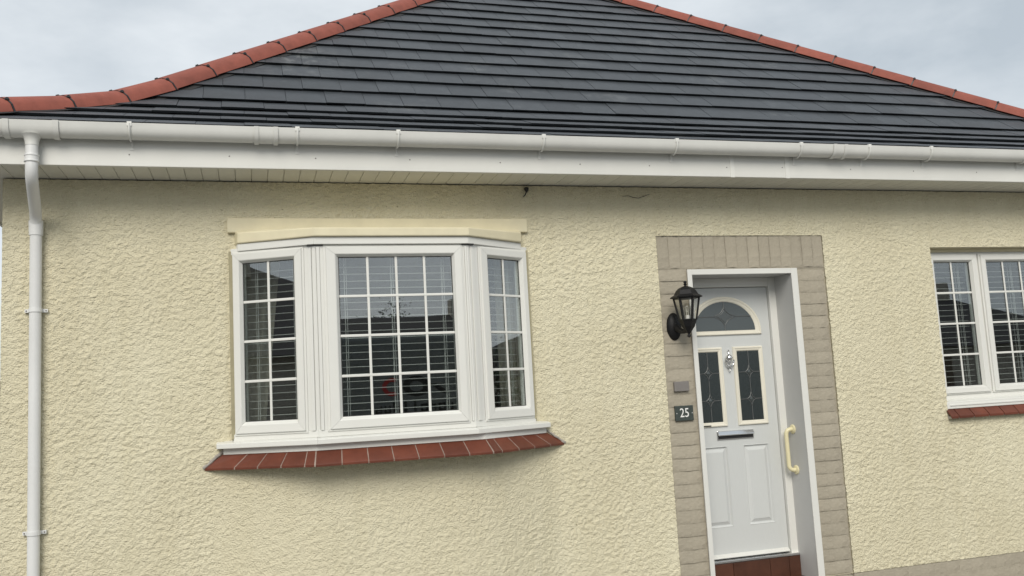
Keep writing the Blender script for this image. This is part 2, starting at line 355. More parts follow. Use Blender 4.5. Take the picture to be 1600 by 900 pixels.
# ---- roof
GA = .255; PT = R(41.2); YB, ZB = .45, 3.851
prof = [(-.454, 3.380), (-.223, 3.490), (.005, 3.602), (.233, 3.717)]
k = 0
while True:
    y = YB+k*GA*math.cos(PT)
    if y > 3.75: break
    prof.append((y, ZB+k*GA*math.sin(PT))); k += 1
HL = lambda y: -.56+1.17*(y-.634)
HR = lambda y: 7.11-1.42*(y-.85)
YA = (7.11+1.42*.85+.56+1.17*.634)/(1.17+1.42)
prof = [p for p in prof if p[0] < YA-.02]; TOPY = YA; TOPZ = ZB+(YA-YB)*math.tan(PT)
rows = prof+[(TOPY, TOPZ)]
b = MB(); off = .05     # deck lies below the tiles
for (ya, za), (yb, zb) in zip(rows, rows[1:]):
    za -= off; zb -= off
    b.add([(HL(ya), ya, za), (HR(ya), ya, za), (HR(yb), yb, zb), (HL(yb), yb, zb)], [(0, 1, 2, 3)])
    b.add([(HL(ya), ya, za+.03), (HL(yb), yb, zb+.03), (HL(yb), 12, zb+.03), (HL(ya), 12, za+.03)], [(0, 1, 2, 3)])
    b.add([(HR(ya), ya, za+.03), (HR(ya), 12, za+.03), (HR(yb), 12, zb+.03), (HR(yb), yb, zb+.03)], [(0, 1, 2, 3)])
b.add([(HL(-.454), 12, 3.34), (HR(-.454), 12, 3.34), (HL(TOPY), 12, TOPZ)], [(0, 1, 2)])
roof = b.build('roof', 'slate', house, fix=False)

def clip(poly, f):
    o = []
    for i, p in enumerate(poly):
        q = poly[(i+1) % len(poly)]; a, c = f(p), f(q)
        if a >= 0: o.append(p)
        if (a >= 0) != (c >= 0): t = a/(a-c); o.append((p[0]+(q[0]-p[0])*t, p[1]+(q[1]-p[1])*t))
    return o
TW, TH, THK = .285, GA+.07, .0165
def tile_solid(poly, xo):
    top = [(x-xo, s, THK) for x, s in poly]; bot = [(x-xo, s+(.015 if s < .01 else 0), 0) for x, s in poly]
    return MB().prism(top, bot)
full = None; tiles = []
for k in range(len(prof)):
    y0, z0 = prof[k]
    if k+1 < len(prof): y1, z1 = prof[k+1]
    else: y1, z1 = y0+GA*math.cos(PT), z0+GA*math.sin(PT)
    ang = math.atan2(z1-z0, y1-y0); tilt = ang-math.atan(.021/GA)
    ca, sa = math.cos(tilt), math.sin(tilt)
    # tail sits proud of the course below
    oy, oz = y0-math.sin(ang)*.024, z0+math.cos(ang)*.024-.024
    shift = (.5*(k % 2)+.08*random.uniform(-1, 1))*TW
    n0 = int((HL(y0)-shift)/TW)-2; n1 = int((HR(y0)-shift)/TW)+2
    for i in range(n0, n1):
        xa = i*TW+shift; xb = xa+TW-.003
        poly = [(xa, 0), (xb, 0), (xb, TH), (xa, TH)]
        p2 = clip(poly, lambda p: p[0]-HL(y0+p[1]*ca)-(.19 if k < 4 else .12)); p2 = clip(p2, lambda p: HR(y0+p[1]*ca)-(.19 if k < 4 else .12)-p[0]) if len(p2) > 2 else p2
        if len(p2) < 3: continue
        if max(p[0] for p in p2)-min(p[0] for p in p2) < .01: continue
        cut = p2 != poly
        jit = random.uniform(-.0022, .0022); yaw = random.uniform(-.003, .003)
        mtx = Matrix(((1, 0, 0, xa), (0, ca, -sa, oy), (0, sa, ca, oz+jit), (0, 0, 0, 1))) @ Matrix.Rotation(yaw, 4, 'Z')
        c = mtx @ Vector((TW/2, .12, 0)); v = c-CAM; d = v.dot(fw)
        px, py = v.dot(right)/d*1400+800, 450-v.dot(up)/d*1400
        vis = -60 < px < 1660 and -30 < py < 260
        tiles.append(((v.length if vis else 99+v.length), p2 if cut else None, xa, mtx))
tiles.sort(key=lambda t: t[0])
fm = tile_solid([(0, 0), (TW-.003, 0), (TW-.003, TH), (0, TH)], 0).mesh('roof_tile'); fm.materials.append(M['slate'])
rest = MB()
for n, (d, p2, xa, mtx) in enumerate(tiles):
    if n < 300:
        if p2 is None: inst('roof_tile', fm, roof, mtx)
        else:
            mm = tile_solid(p2, xa).mesh('roof_tile'); mm.materials.append(M['slate']); inst('roof_tile', mm, roof, mtx)
    else:
        t = tile_solid(p2 or [(xa, 0), (xa+TW-.003, 0), (xa+TW-.003, TH), (xa, TH)], xa)
        rest.add([mtx @ Vector(v) for v in t.v], t.f)
tag(rest.build('roof_tile', 'slate', roof, fix=False), kind='stuff')

# hip tiles with their black unions
def hip_path(H):
    pts = [Vector((H(y), y, z+.03*max(0, min(1, (.35-y)/.6)))) for y, z in [(-.72, 3.25)]+prof+[(TOPY, TOPZ)]]
    return pts
def at_len(pts, s):
    for a, c in zip(pts, pts[1:]):
        l = (c-a).length
        if s <= l: return a+(c-a)*(s/l)
        s -= l
    return pts[-1]
def hip_section(sc=1.0, up_=0.0):
    o = []
    for i in range(9):
        t = math.pi*(i/8); x = -.148*math.cos(t); h = .112*math.sin(t)**.85-.082
        o.append((x*sc, h*sc+up_))
    return o
for H, s0, sgn in ((HL, .18, 1), (HR, .12, -1)):
    pts = hip_path(H); tot = sum((c-a).length for a, c in zip(pts, pts[1:])); s = s0; SP = .40
    while s+.1 < tot:
        a, c = at_len(pts, s), at_len(pts, min(s+SP+.02, tot)); d = (c-a).normalized(); side = Vector((d.y, -d.x, 0)).normalized(); upv = side.cross(d); upv = upv if upv.z > 0 else -upv
        def ring(p, sec): return [p+side*x+upv*(h+.022) for x, h in sec]
        t = MB(); so, si = hip_section(), hip_section(.86, -.012)
        t.rings([ring(a, si), ring(a+upv*.006, so), ring(c, so), ring(c, si)])
        # open strip: rings() closes the loop under the tile, which also shuts the hollow
        ho = smooth_by_angle(t.build('hip_tile', 'hip', roof), 50)
        u = MB(); sec1 = hip_section(1.03, .003)
        u.rings([ring(a-d*.004, hip_section(.97)), ring(a-d*.004, sec1), ring(a+d*.007, sec1), ring(a+d*.007, hip_section(.97))])
        for q in (2, 4, 6):
            x, h = sec1[q]; p = a+side*x+upv*(h+.022)
            n_ = (side*x*1.2+upv*.06).normalized()
            u.tube([p-n_*.004, p+n_*.008], [.015, .010], 8)
        u.build('hip_union', 'black', roof); s += SP
    # mortar-dark strip under the hip tile
    st = MB()
    for a, c in zip(pts, pts[1:]):
        d = (c-a).normalized(); side = Vector((d.y, -d.x, 0)).normalized(); dn = Vector((0, 0, -1))
        kk = .118 if a.y > .3 else .085; ws = [a+side*.178+dn*(kk-.012), a+Vector((0, 0, .012)), a-side*.178+dn*(kk-.012)]; we = [p+(c-a) for p in ws]
        st.add(ws+we, [(0, 1, 4, 3), (1, 2, 5, 4)])
    st.build('hip_seal', 'rubber', roof, fix=False)

# ---- eaves: fascia, soffit, gutter, downpipe
EX0, EX1 = -1.80, 8.84
b = MB(); b.box(EX0, EX1, -.372, -.354, 3.148, 3.37); b.box(EX0, EX1, -.354, -.335, 3.149, 3.163); b.box(EX0, EX0+.018, -.354, 9.8, 3.148, 3.37)
fa = b.build('fascia', 'fascia', house, bevel=.003)
for x in (3.356, 3.813):
    MB().box(x, x+.034, -.3765, -.368, 3.1445, 3.362).build('joint_cover', 'upvc', fa, bevel=.0015)
nail = MB().lathe([(.0045, -.0035), (.003, -.005)], (0, 0), 8, ax='y').mesh('nail'); nail.materials.append(M['greyplate'])
for x in (-.67, -.1, .42, 1.02, 1.63, 2.2, 2.72, 3.33, 3.79, 4.38, 4.95, 5.55, 6.1): inst('nail', nail, fa, loc=(x, -.37, 3.222+random.uniform(-.006, .006)))
sb = MB(); sb.box(EX0+.02, EX1-.02, -.352, .0, 3.175, 3.19); sb.box(EX0+.02, WX0, 0, 9.7, 3.160, 3.19)
so = sb.build('soffit', 'soffit', house)
pl = MB().box(.001, .0985, -.3515, .02, -.009, 0).mesh('soffit_board'); pl.materials.append(M['soffit'])
x = EX0+.03
while x < 6.9:
    o = inst('soffit_board', pl, so, loc=(x, 0, 3.1665)); x += .1
    bv = o.modifiers.new('bevel', 'BEVEL'); bv.width = .0025; bv.segments = 1
def gut_sec(r=.059, dep=.082, n=14, ex=0):
    o = []
    for i in range(n+1):
        t = math.pi*i/n; o.append((-.431-(r+ex)*math.cos(t), 3.376-(dep+ex)*math.sin(t)**.75))
    return o           # from front lip (y=-.49) round to the back
def sweep_x(sec, x0, x1):
    return [[(x0, y, z) for y, z in sec], [(x1, y, z) for y, z in sec]]
def gutter_piece(name, x0, x1, ex, par, m='gutter', lip=.004, thick=.004):
    so_, si_ = gut_sec(ex=ex), gut_sec(ex=ex-thick)
    so_[0] = (so_[0][0]-lip, so_[0][1]+.003); loop = so_+si_[::-1]
    o = MB().prism([(x0, y, z) for y, z in loop], [(x1, y, z) for y, z in loop]).build(name, m, par)
    return smooth_by_angle(o, 40)
gut = gutter_piece('gutter', EX0-.06, EX1+.06, 0, house)
for x in (.062, .176, 4.173, 4.267): gutter_piece('gutter_union', x-.013, x+.013, .010, gut)
gutter_piece('gutter_union', .062, .176, .0035, gut); gutter_piece('gutter_union', 4.173, 4.267, .0035, gut)
for x in (-1.306, -1.049): gutter_piece('outlet_collar', x-.016, x+.016, .010, gut)
gutter_piece('outlet', -1.306, -1.049, .0035, gut)
for x in (-.656, .306, .932, 1.908, 2.888, 3.888, 4.476, 5.036, 5.95):
    # bracket: front clip, arm curving under the gutter to the fascia
    o = MB(); sec = gut_sec(ex=.006, n=12)
    arm = [(y, z) for y, z in sec[:10]]+[(-.372, 3.262)]
    pts = [(x, y, z) for y, z in arm]; o.tube(pts, [.008]*3+[.006]*7+[.007], 6)
    o.box(x-.013, x+.013, -.4975, -.478, 3.36, 3.3865); o.box(x-.011, x+.011, -.3755, -.371, 3.245, 3.31)
    smooth_by_angle(o.build('gutter_bracket', 'gutter', gut), 40)
PX = -1.1825
b = MB(); fl = []
for i in range(9):   # flared outlet spigot
    t = i/8; fl.append((.036+.024*(1-t)**3, 3.306-.062*t))
b.lathe([(r, z) for r, z in fl[::-1]], (PX, -.431), 20)
smooth_by_angle(b.build('outlet_spigot', 'gutter', gut), 50)
DPX = -1.236; DPY = -.052
pathp = [(PX, -.431, 3.30), (PX, -.431, 3.165)]
def bend(p0, p1, p2, n=6): return [tuple((1-t)**2*Vector(p0)+2*t*(1-t)*Vector(p1)+t*t*Vector(p2)) for t in [i/n for i in range(n+1)]]
p = [(PX, -.431, 3.30), (PX, -.431, 3.14)]+bend((PX, -.431, 3.12), (PX-.002, -.425, 3.06), (PX-.01, -.36, 3.035))+bend((DPX+.012, -.13, 2.93), (DPX, -.06, 2.90), (DPX, DPY, 2.82))+[(DPX, DPY, 1.5), (DPX, DPY, .05)]
dp = smooth_by_angle(MB().tube(p, .034, 20).build('downpipe', 'pipe', house), 50)
def collar(z0, z1, x, y, r, par=dp): return smooth_by_angle(MB().lathe([(r-.004, z0), (r, z0+.003), (r, z0+.010), (r-.003, z0+.013), (r-.003, z1-.013), (r, z1-.010), (r, z1-.003), (r-.004, z1)], (x, y), 20).build('pipe_collar', 'pipe', par), 40)
collar(3.145, 3.192, PX, -.431, .0405)
d = (Vector((DPX, -.06, 2.90))-Vector((PX, -.42, 3.05))).normalized()
c = Vector((DPX, DPY, 2.83)); smooth_by_angle(MB().tube([c+Vector((0, -.004, .05)), c+Vector((0, 0, -.01)), c+Vector((0, 0, -.04))], [.040, .040, .038], 20).build('pipe_collar', 'pipe', dp), 40)
for z in (2.332, 1.022):
    o = MB(); o.lathe([(.0385, z-.011), (.0385, z+.011)], (DPX, DPY), 20)
    for s_ in (-1, 1): o.box(DPX+s_*.045-.018, DPX+s_*.045+.018, -.03, -.012, z-.010, z+.010)
    smooth_by_angle(o.build('pipe_clip', 'pipe', dp), 40)
    for s_ in (-1, 1): MB().lathe([(.005, -.029), (.004, -.034)], (DPX+s_*.054, z), 8, ax='y').build('screw', 'greyplate', dp)

# ------------------------------------------------------------------ windows
def frame_members(par, x0, x1, z0, z1, gx0, gx1, gz0, gz1, mtx, depth=.03, m='upvc'):
    """mitred sash: four separate members, local x along the light, y=0 face plane, -y outwards"""
    def loop(t, y):
        a0, a1, b0, b1 = x0+(gx0-x0)*t, x1+(gx1-x1)*t, z0+(gz0-z0)*t, z1+(gz1-z1)*t
        return [(a0, y, b0), (a1, y, b0), (a1, y, b1), (a0, y, b1)]
    loops = [loop(0, .045), loop(0, -depth*.55), loop(.03, -depth*.62), loop(.16, -depth*.62), loop(.19, -depth), loop(.74, -depth*.97), loop(.80, -depth*.9), loop(.985, -depth*.12), loop(1, .0), loop(1, .045)]
    g_ = .0007
    for sd in range(4):
        vs = []; e = (sd+1) % 4
        for lp in loops:
            a, c = Vector(lp[sd]), Vector(lp[e]); dd = (c-a).normalized(); vs += [a+dd*g_, c-dd*g_]
        fs = []; n = len(loops)
        for i in range(n): j = (i+1) % n; fs.append((2*i, 2*i+1, 2*j+1, 2*j))
        fs += [tuple(2*i for i in range(n))[::-1], tuple(2*i+1 for i in range(n))]
        o = MB().add(vs, fs).build('sash_rail' if sd % 2 == 0 else 'sash_stile', m, par); o.matrix_local = mtx
    # seal round the glass
    s_ = MB(); w = .0045
    s_.box(gx0, gx1, .001, .0035, gz0, gz0+w).box(gx0, gx1, .001, .0035, gz1-w, gz1).box(gx0, gx0+w, .001, .0035, gz0+w, gz1-w).box(gx1-w, gx1, .001, .0035, gz0+w, gz1-w)
    s_.build('glazing_seal', 'rubber', par).matrix_local = mtx
    p_ = MB().box(gx0-.005, gx1+.005, .005, .009, gz0-.005, gz1+.005).build('pane', 'glass', par); p_.matrix_local = mtx
def bars(par, gx0, gx1, gz0, gz1, nc, nr, mtx, w=.0165):
    for i in range(1, nc):
        x = gx0+(gx1-gx0)*i/nc
        o = MB().box(x-w/2, x+w/2, -.0012, .0042, gz0+.001, gz1-.001).build('glazing_bar', 'upvc', par, bevel=.003); o.matrix_local = mtx
    for j in range(1, nr):
        z = gz0+(gz1-gz0)*j/nr
        o = MB().box(gx0+.001, gx1-.001, -.0022, .0046, z-w/2, z+w/2).build('glazing_bar', 'upvc', par, bevel=.003); o.matrix_local = mtx
def plan_mtx(a, b):
    t = (Vector(b)-Vector(a)).normalized(); return Matrix(((t.x, -t.y, 0, a[0]), (t.y, t.x, 0, a[1]), (0, 0, 1, 0), (0, 0, 0, 1)))
def blind(label, gx0, gx1, gz0, gz1, mtx, back, group=None):
    root = empty('venetian_blind'); root.matrix_world = mtx @ Matrix.Translation((0, back, 0)); tag(root, label, 'blind', group)
    w = gx1-gx0+.05; sl = MB()
    pr = [(-.0125, -.0012), (-.004, .0008), (.004, .0008), (.0125, -.0012)]
    a = [(gx0-.025, y, z) for y, z in pr]+[(gx0-.025, y, z-.0018) for y, z in pr[::-1]]; c = [(gx1+.025, y, z) for _, y, z in a]
    sm = sl.prism(a, c).mesh('slat'); sm.materials.append(M['blind'])
    sp = .0462; n = int((gz1-gz0+.05)/sp)
    for i in range(n):
        o = inst('slat', sm, root, loc=(0, 0, gz0-.012+i*sp)); o.rotation_euler = (R(-1+random.uniform(-2, 2)), 0, random.uniform(-.0012, .0012))
    MB().box(gx0-.025, gx1+.025, -.02, .02, gz1+.045, gz1+.085).build('head_rail', 'blind', root)
    cc = [.13, .87] if w < .5 else [.06, .47, .93]
    for f in cc:
        x = gx0+(gx1-gx0)*f; t = MB()
        for dx, dy in ((0, -.0135), (.0, .0135), (.012, -.014)): t.box(x+dx-.0012, x+dx+.0012, dy-.001, dy+.001, gz0-.02, gz1+.05)
        t.build('ladder_cord', 'cord', root)
    return root

A_, B_, C_, D_ = (-.105, -.03), (.398, -.289), (1.392, -.289), (1.882, -.02)
ab, cd = (Vector(B_)-Vector(A_)).length, (Vector(D_)-Vector(C_)).length
# the outer frame and the corner posts are the window part; everything else hangs below it
b = MB(); plan = [A_, B_, C_, D_]
inn = offs_poly(plan, -.06)
def poly_strip(outer, inner, z0, z1): 
    r_ = MB()
    for i in range(len(outer)-1): r_.zprism([outer[i], outer[i+1], inner[i+1], inner[i]], z0, z1)
    return r_
fo = offs_poly(plan, .012)
b = poly_strip(fo, inn, 1.478, 1.52); b2 = poly_strip(fo, inn, 2.66, 2.70); b.add(b2.v, b2.f)
def post(c, dirs, wA, wB, name='x'):
    """corner post: polygon following both lights, grooved"""
    r_ = MB(); c = Vector(c); tA, tB = dirs
    nA, nB = Vector((tA.y, -tA.x)), Vector((tB.y, -tB.x)); nm = (nA+nB).normalized()
    def pc(off): return c+nm*off/nm.dot(nA)
    segs = [(wA, wA*.62, .013), (wA*.60, wA*.22, .019)]
    for f, t_, of in segs: r_.zprism([tuple(c-tA*f+nA*of), tuple(c-tA*t_+nA*of), tuple(c-tA*t_-nA*.05), tuple(c-tA*f-nA*.05)], 1.519, 2.665)
    segs = [(wB*.22, wB*.60, .019), (wB*.62, wB, .013)]
    for f, t_, of in segs: r_.zprism([tuple(c+tB*f+nB*of), tuple(c+tB*t_+nB*of), tuple(c+tB*t_-nB*.05), tuple(c+tB*f-nB*.05)], 1.519, 2.665)
    r_.zprism([tuple(c-tA*wA*.2+nA*.010), tuple(pc(.012)), tuple(c+tB*wB*.2+nB*.010), tuple(pc(-.05))], 1.519, 2.665)
    return r_
tAB, tBC, tCD = [(Vector(q)-Vector(p)).normalized() for p, q in ((A_, B_), (B_, C_), (C_, D_))]
for pp in (post(B_, (tAB, tBC), .062, .055), post(C_, (tBC, tCD), .036, .080)): b.add(pp.v, pp.f)
bay = b.build('bay_window', 'upvc', house, bevel=.0025)
mA, mB, mC = plan_mtx(A_, B_), plan_mtx(B_, C_), plan_mtx(C_, D_)
lx = lambda X, o, t: (X-o[0])/t.x
sA = (lx(-.092, A_, tAB), lx(.343, A_, tAB)); gA = (lx(-.036, A_, tAB), lx(.275, A_, tAB))
sB = (.452-B_[0], 1.357-B_[0]); gB = (.547-B_[0], 1.285-B_[0])
sC = (lx(1.465, C_, tCD), lx(1.868, C_, tCD)); gC = (lx(1.545, C_, tCD), lx(1.814, C_, tCD))
GZ = (1.594, 2.602)
for mt, s_, g_, nc in ((mA, sA, gA, 2), (mB, sB, gB, 4), (mC, sC, gC, 2)):
    frame_members(bay, s_[0], s_[1], 1.508, 2.674, g_[0], g_[1], *GZ, mt); bars(bay, g_[0], g_[1], *GZ, nc, 4, mt)
blind('white slatted blind behind the broad middle light of the bay window', gB[0], gB[1], *GZ, mB, .10)
blind('white slatted blind in the bay side light beside the downpipe', gA[0], gA[1], *GZ, mA, .10)
blind('white slatted blind in the bay side light towards the front door', gC[0], gC[1], *GZ, mC, .10)
# mastic strips where frame meets wall
MB().box(-.122, -.091, -.043, .02, 1.49, 2.685).build('mastic', 'sealant', bay, bevel=.003); MB().box(1.868, 1.893, -.036, .03, 1.50, 2.68).build('mastic', 'sealant', bay, bevel=.003)
for xa, xb in ((.355, .452), (1.352, 1.435)): MB().box(xa, xb, -.3105, -.27, 2.6735, 2.6805).build('joint_gap', 'rubber', bay)
# white head trim, cream canopy, lintel band
hp = [(-.066, -.075), (.395, -.325), (1.394, -.325), (1.838, -.06)]
back = lambda pl_, y=.06: list(pl_)+[(pl_[-1][0]+.02, y), (pl_[0][0]-.02, y)]
poly_strip(hp, [(-.09, .06), (.40, -.22), (1.385, -.22), (1.86, .06)], 2.680, 2.7265).build('head_trim', 'upvc', bay, bevel=.003)
cp = [(-.067, -.088), (.395, -.345), (1.397, -.345), (1.838, -.085)]
can = MB()
P = back(cp, .0); can.prism([(x, y, zt) for (x, y), zt in zip(P, (2.799, 2.784, 2.784, 2.797, 2.83, 2.83))], [(x, y, 2.7275) for x, y in P])
canopy = can.build('canopy', 'smooth_cream', house, bevel=.008, seg=3)
lb = MB().box(-.128, 1.902, -.040, .0, 2.808, 2.906).build('lintel_band', 'smooth_cream', house, bevel=.006)
# white sill: nosing and the board below it
sp_ = [(-.213, -.065), (.383, -.362), (1.40, -.362), (1.982, -.062)]
s1 = MB(); P = back(sp_, .05); ins = offs_poly(sp_, -.07); P2 = back(ins, .05)
for i in range(3):
    o1, o2, i1, i2 = sp_[i], sp_[i+1], (A_, B_, C_, D_)[i], (A_, B_, C_, D_)[i+1]
    k1, k2 = (i1[0], .05 if i == 0 else i1[1]+.08), (i2[0], .05 if i == 2 else i2[1]+.08)
    top = [(o1[0], o1[1], 1.469), (o2[0], o2[1], 1.469), (k2[0], k2[1], 1.489), (k1[0], k1[1], 1.489)]
    if i == 0: top[3] = (-.213, .05, 1.485); 
    if i == 2: top[2] = (1.982, .05, 1.485)
    MB().prism(top, [(x, y, 1.4365) for x, y, z in top]).build('sill', 'upvc', bay, bevel=.004)
us = [(-.172, -.03), (.380, -.318), (1.445, -.318), (1.958, -.03)]
MB().zprism(back(us, .05), 1.398, 1.4375).build('sill_board', 'upvc', bay, bevel=.002)
# red quarry tile sill
up_p = [(-.178, -.015), (.376, -.305), (1.450, -.305), (1.962, -.015)]; lo_p = [(-.290, -.012), (.360, -.412), (1.472, -.412), (2.092, -.012)]
ZU, ZL = 1.402, 1.322
bed = MB()
for i in range(3):
    q = [(*up_p[i], ZU-.012), (*up_p[i+1], ZU-.012), (*lo_p[i+1], ZL-.010), (*lo_p[i], ZL-.010)]
    q = [Vector(v) for v in q]; q[2], q[3] = q[2].lerp(q[1], .2), q[3].lerp(q[0], .2); q = [v+(q[(n_+2) % 4]-v).normalized()*.008 for n_, v in enumerate(q)]
    bed.prism([tuple(v) for v in q[::-1]], [(v[0], v[1], v[2]-.02) for v in q[::-1]])
bd = bed.build('sill_bed', 'mortar', house)
splits = [[0, .28, .49, .70, .91, 1], [0, .125, .262, .40, .538, .676, .815, .952, 1][:-1]+[1], [0, .115, .34, .56, .79, 1]]
splits[1] = [0, .145, .29, .43, .57, .715, .86, 1]
for i in range(3):
    ul, ur, ll, lr = [Vector((*p_, z)) for p_, z in ((up_p[i], ZU), (up_p[i+1], ZU), (lo_p[i], ZL), (lo_p[i+1], ZL))]
    for f in splits[i][(1 if i == 0 else 0):(len(splits[i])-1 if i == 2 else None)]:
        gp = .0045/(ur-ul).length; q = [ll.lerp(lr, f-gp).lerp(ul.lerp(ur, f-gp), .02), ll.lerp(lr, f+gp).lerp(ul.lerp(ur, f+gp), .02), ul.lerp(ur, f+gp), ul.lerp(ur, f-gp)]
        MB().prism([(v.x, v.y, v.z-.0022) for v in q], [(v.x, v.y, v.z-.015) for v in q]).build('grout', 'grout', bd)
    for f0, f1 in zip(splits[i], splits[i][1:]):
        gp = .0022/(ur-ul).length; f0 += gp; f1 -= gp
        q = [ll.lerp(lr, f0), ll.lerp(lr, f1), ul.lerp(ur, f1), ul.lerp(ur, f0)]; h = random.uniform(-.001, .001)
        MB().prism([(v.x, v.y, v.z+h) for v in q], [(v.x, v.y+.002, v.z-.016+h) for v in q]).build('sill_tile', 'tile', bd, bevel=.0025)
# rough cement fillets at both ends of the tile sill
for u_, l_ in ((up_p[0], lo_p[0]), (up_p[3], lo_p[3])):
    t = MB(); pts = [Vector((*l_, ZL)).lerp(Vector((*u_, ZU+.012)), f)+Vector((0, -.002, random.uniform(0, .006))) for f in np.linspace(-.05, 1.1, 9)]
    t.tube(pts, [.009+random.uniform(-.003, .003) for _ in pts], 7); t.build('cement_fillet', 'mortar', bd)

# right-hand window: 3 lights in a recess
WY = .10
b = MB(); b.box(5.352, 7.36, WY-.006, WY+.06, 1.44, 1.487).box(5.352, 7.36, WY-.006, WY+.06, 2.628, 2.668).box(5.352, 5.41, WY-.006, WY+.06, 1.487, 2.628).box(7.30, 7.36, WY-.006, WY+.06, 1.487, 2.628)
b.box(5.892, 5.912, WY-.004, WY+.06, 1.487, 2.628).box(6.80, 6.82, WY-.004, WY+.06, 1.487, 2.628)
win = b.build('window', 'upvc', house, bevel=.003)
mW = plan_mtx((5.352, WY), (7.36, WY)); W0 = 5.352
dx = .018*0
for (sx0, sx1, gx0, gx1, nc) in ((5.385, 5.893, 5.455, 5.822, 2), (5.911, 6.801, 5.992, 6.722, 4), (6.819, 7.327, 6.89, 7.257, 2)):
    frame_members(win, sx0-W0, sx1-W0, 1.477, 2.64, gx0-W0, gx1-W0, 1.543, 2.572, mW); bars(win, gx0-W0, gx1-W0, 1.543, 2.572, nc, 4, mW)
blind('white slatted blind in the narrow light of the window past the door', 5.455-W0, 5.822-W0, 1.543, 2.572, mW, .10)
blind('white slatted blind in the wide middle light of the window past the door', 5.992-W0, 6.722-W0, 1.543, 2.572, mW, .10)
MB().box(5.352, 7.36, WY-.025, WY+.02, 2.655, 2.684).build('head_fillet', 'smooth_cream', win, bevel=.005)
b = MB(); b.prism([(5.345, -.015, 1.368), (5.345, -.015, 1.425), (5.345, WY+.02, 1.446), (5.345, WY+.02, 1.368)], [(7.37, -.015, 1.368), (7.37, -.015, 1.425), (7.37, WY+.02, 1.446), (7.37, WY+.02, 1.368)])
b.build('sill', 'upvc', win, bevel=.004)
MB().box(5.37, 7.35, -.021, WY, 1.390, 1.404).build('sill_groove', 'upvc', win, bevel=.003)
bd2 = MB().box(5.345, 7.37, -.052, .05, 1.292, 1.312).build('sill_bed', 'mortar', house)
x = 5.338
while x < 7.35:
    w = .148 if x > 5.34 else .075
    q = [(x, -.062, 1.312), (x+w-.007, -.062, 1.312), (x+w-.007+.0, -.005, 1.370), (x, -.005, 1.370)]
    MB().prism(q, [(a, c+.002, d_-.02) for a, c, d_ in q]).build('sill_tile', 'tile', bd2, bevel=.0025); x += w

# curtains: folded cloth beside the glass
def curtain(label, x0, x1, y, z0, z1, lean=0):
    n = 44; t = MB(); vs = []
    for j, z in enumerate(np.linspace(z0, z1, 7)):
        for i in range(n+1):
            f = i/n; k_ = (z-z0)/(z1-z0); x = x0+(x1-x0)*f*(1+lean*k_); vs.append((x, y+.022*math.sin(f*(x1-x0)*95+.6*math.sin(k_*2)), z))
    fs = [(j*(n+1)+i, j*(n+1)+i+1, (j+1)*(n+1)+i+1, (j+1)*(n+1)+i) for j in range(6) for i in range(n)]
    o = t.add(vs, fs).build('curtain', 'curtain', None, fix=False, smooth=True); so_ = o.modifiers.new('thick', 'SOLIDIFY'); so_.thickness = .003
    return tag(o, label, 'curtain')
curtain('pale curtain hanging inside the bay window by the downpipe side', -.20, .02, .22, .9, 2.8, .9)
curtain('pale curtain hanging inside the bay window by the door side', 1.72, 1.95, .24, .9, 2.8)
curtain('pale curtain inside the narrow light of the window past the door', 5.36, 5.60, .36, .9, 2.8)

# ------------------------------------------------------------------ door surround, plinth and door
b = MB(); b.box(SUR[0], DOOR[0], .001, .25, 0, 2.53).box(DOOR[1], SUR[1], .001, .25, 0, 2.53).box(SUR[0], SUR[1], -.002, .25, 2.53, SUR[3])
sur = b.build('door_surround', 'taupe_m', house)
def brick_mesh(w, h, seed, edge=.0042):
    """painted brick face: a slightly worn, uneven block"""
    rg = np.random.default_rng(seed); nx, nz = max(2, int(w/.03)), max(2, int(h/.03)); vs = []; fs = []
    for i in range(nx+1):
        for j in range(nz+1):
            e = (i in (0, nx)) + (j in (0, nz)); d_ = rg.normal(0, .0013)+(edge*e)
            vs.append((w*i/nx+rg.normal(0, .0011), d_, h*j/nz+rg.normal(0, .0011)))
    for i in range(nx):
        for j in range(nz): a = i*(nz+1)+j; fs.append((a, a+nz+1, a+nz+2, a+1))
    me = bpy.data.meshes.new('brick'); me.from_pydata(vs, [], fs); me.update(); me.polygons.foreach_set('use_smooth', [True]*len(me.polygons)); me.materials.append(M['taupe']); return me
CO = .0925
ml_ = [brick_mesh(DOOR[0]-SUR[0]-.004, CO-.008, s) for s in range(6)]; mr_ = [brick_mesh(SUR[1]-DOOR[1]-.004, CO-.008, 20+s) for s in range(6)]
ms_ = [brick_mesh(.0893, SUR[3]-2.54-.006, 40+s, .0016) for s in range(5)]
for i in range(28):
    z = 2.532-CO*(i+1)
    if z < 0: break
    inst('brick', ml_[(i*5) % 6], sur, loc=(SUR[0]+.002, -.006+random.uniform(-.0025, .0025), z+.004)).rotation_euler[1] = random.uniform(-.008, .008)
    inst('brick', mr_[(i*7) % 6], sur, loc=(DOOR[1]+.002, -.006+random.uniform(-.0025, .0025), z-.012+.004)).rotation_euler[1] = random.uniform(-.008, .008)
for i in range(15):
    inst('brick', ms_[(i*3) % 5], sur, loc=(SUR[0]+.004+i*.0952, -.006+random.uniform(-.002, .002), 2.540))
pln = MB(); pln.box(SUR[1], WX1, -.012, .2, 0, .197); pln.box(WX0, SUR[0], -.012, .2, 0, .197)
plinth = pln.build('plinth', 'taupe_m', house)
mp_ = [brick_mesh(.232, CO-.007, 60+s) for s in range(4)]
for j in range(2):
    x = SUR[1]+.004-(.12 if j else 0); i = 0
    while x < 6.8:
        if x > SUR[1]: inst('brick', mp_[(i+j) % 4], plinth, loc=(x, -.0165+random.uniform(-.001, .001), .197-CO*(j+1)+.003))
        x += .24; i += 1

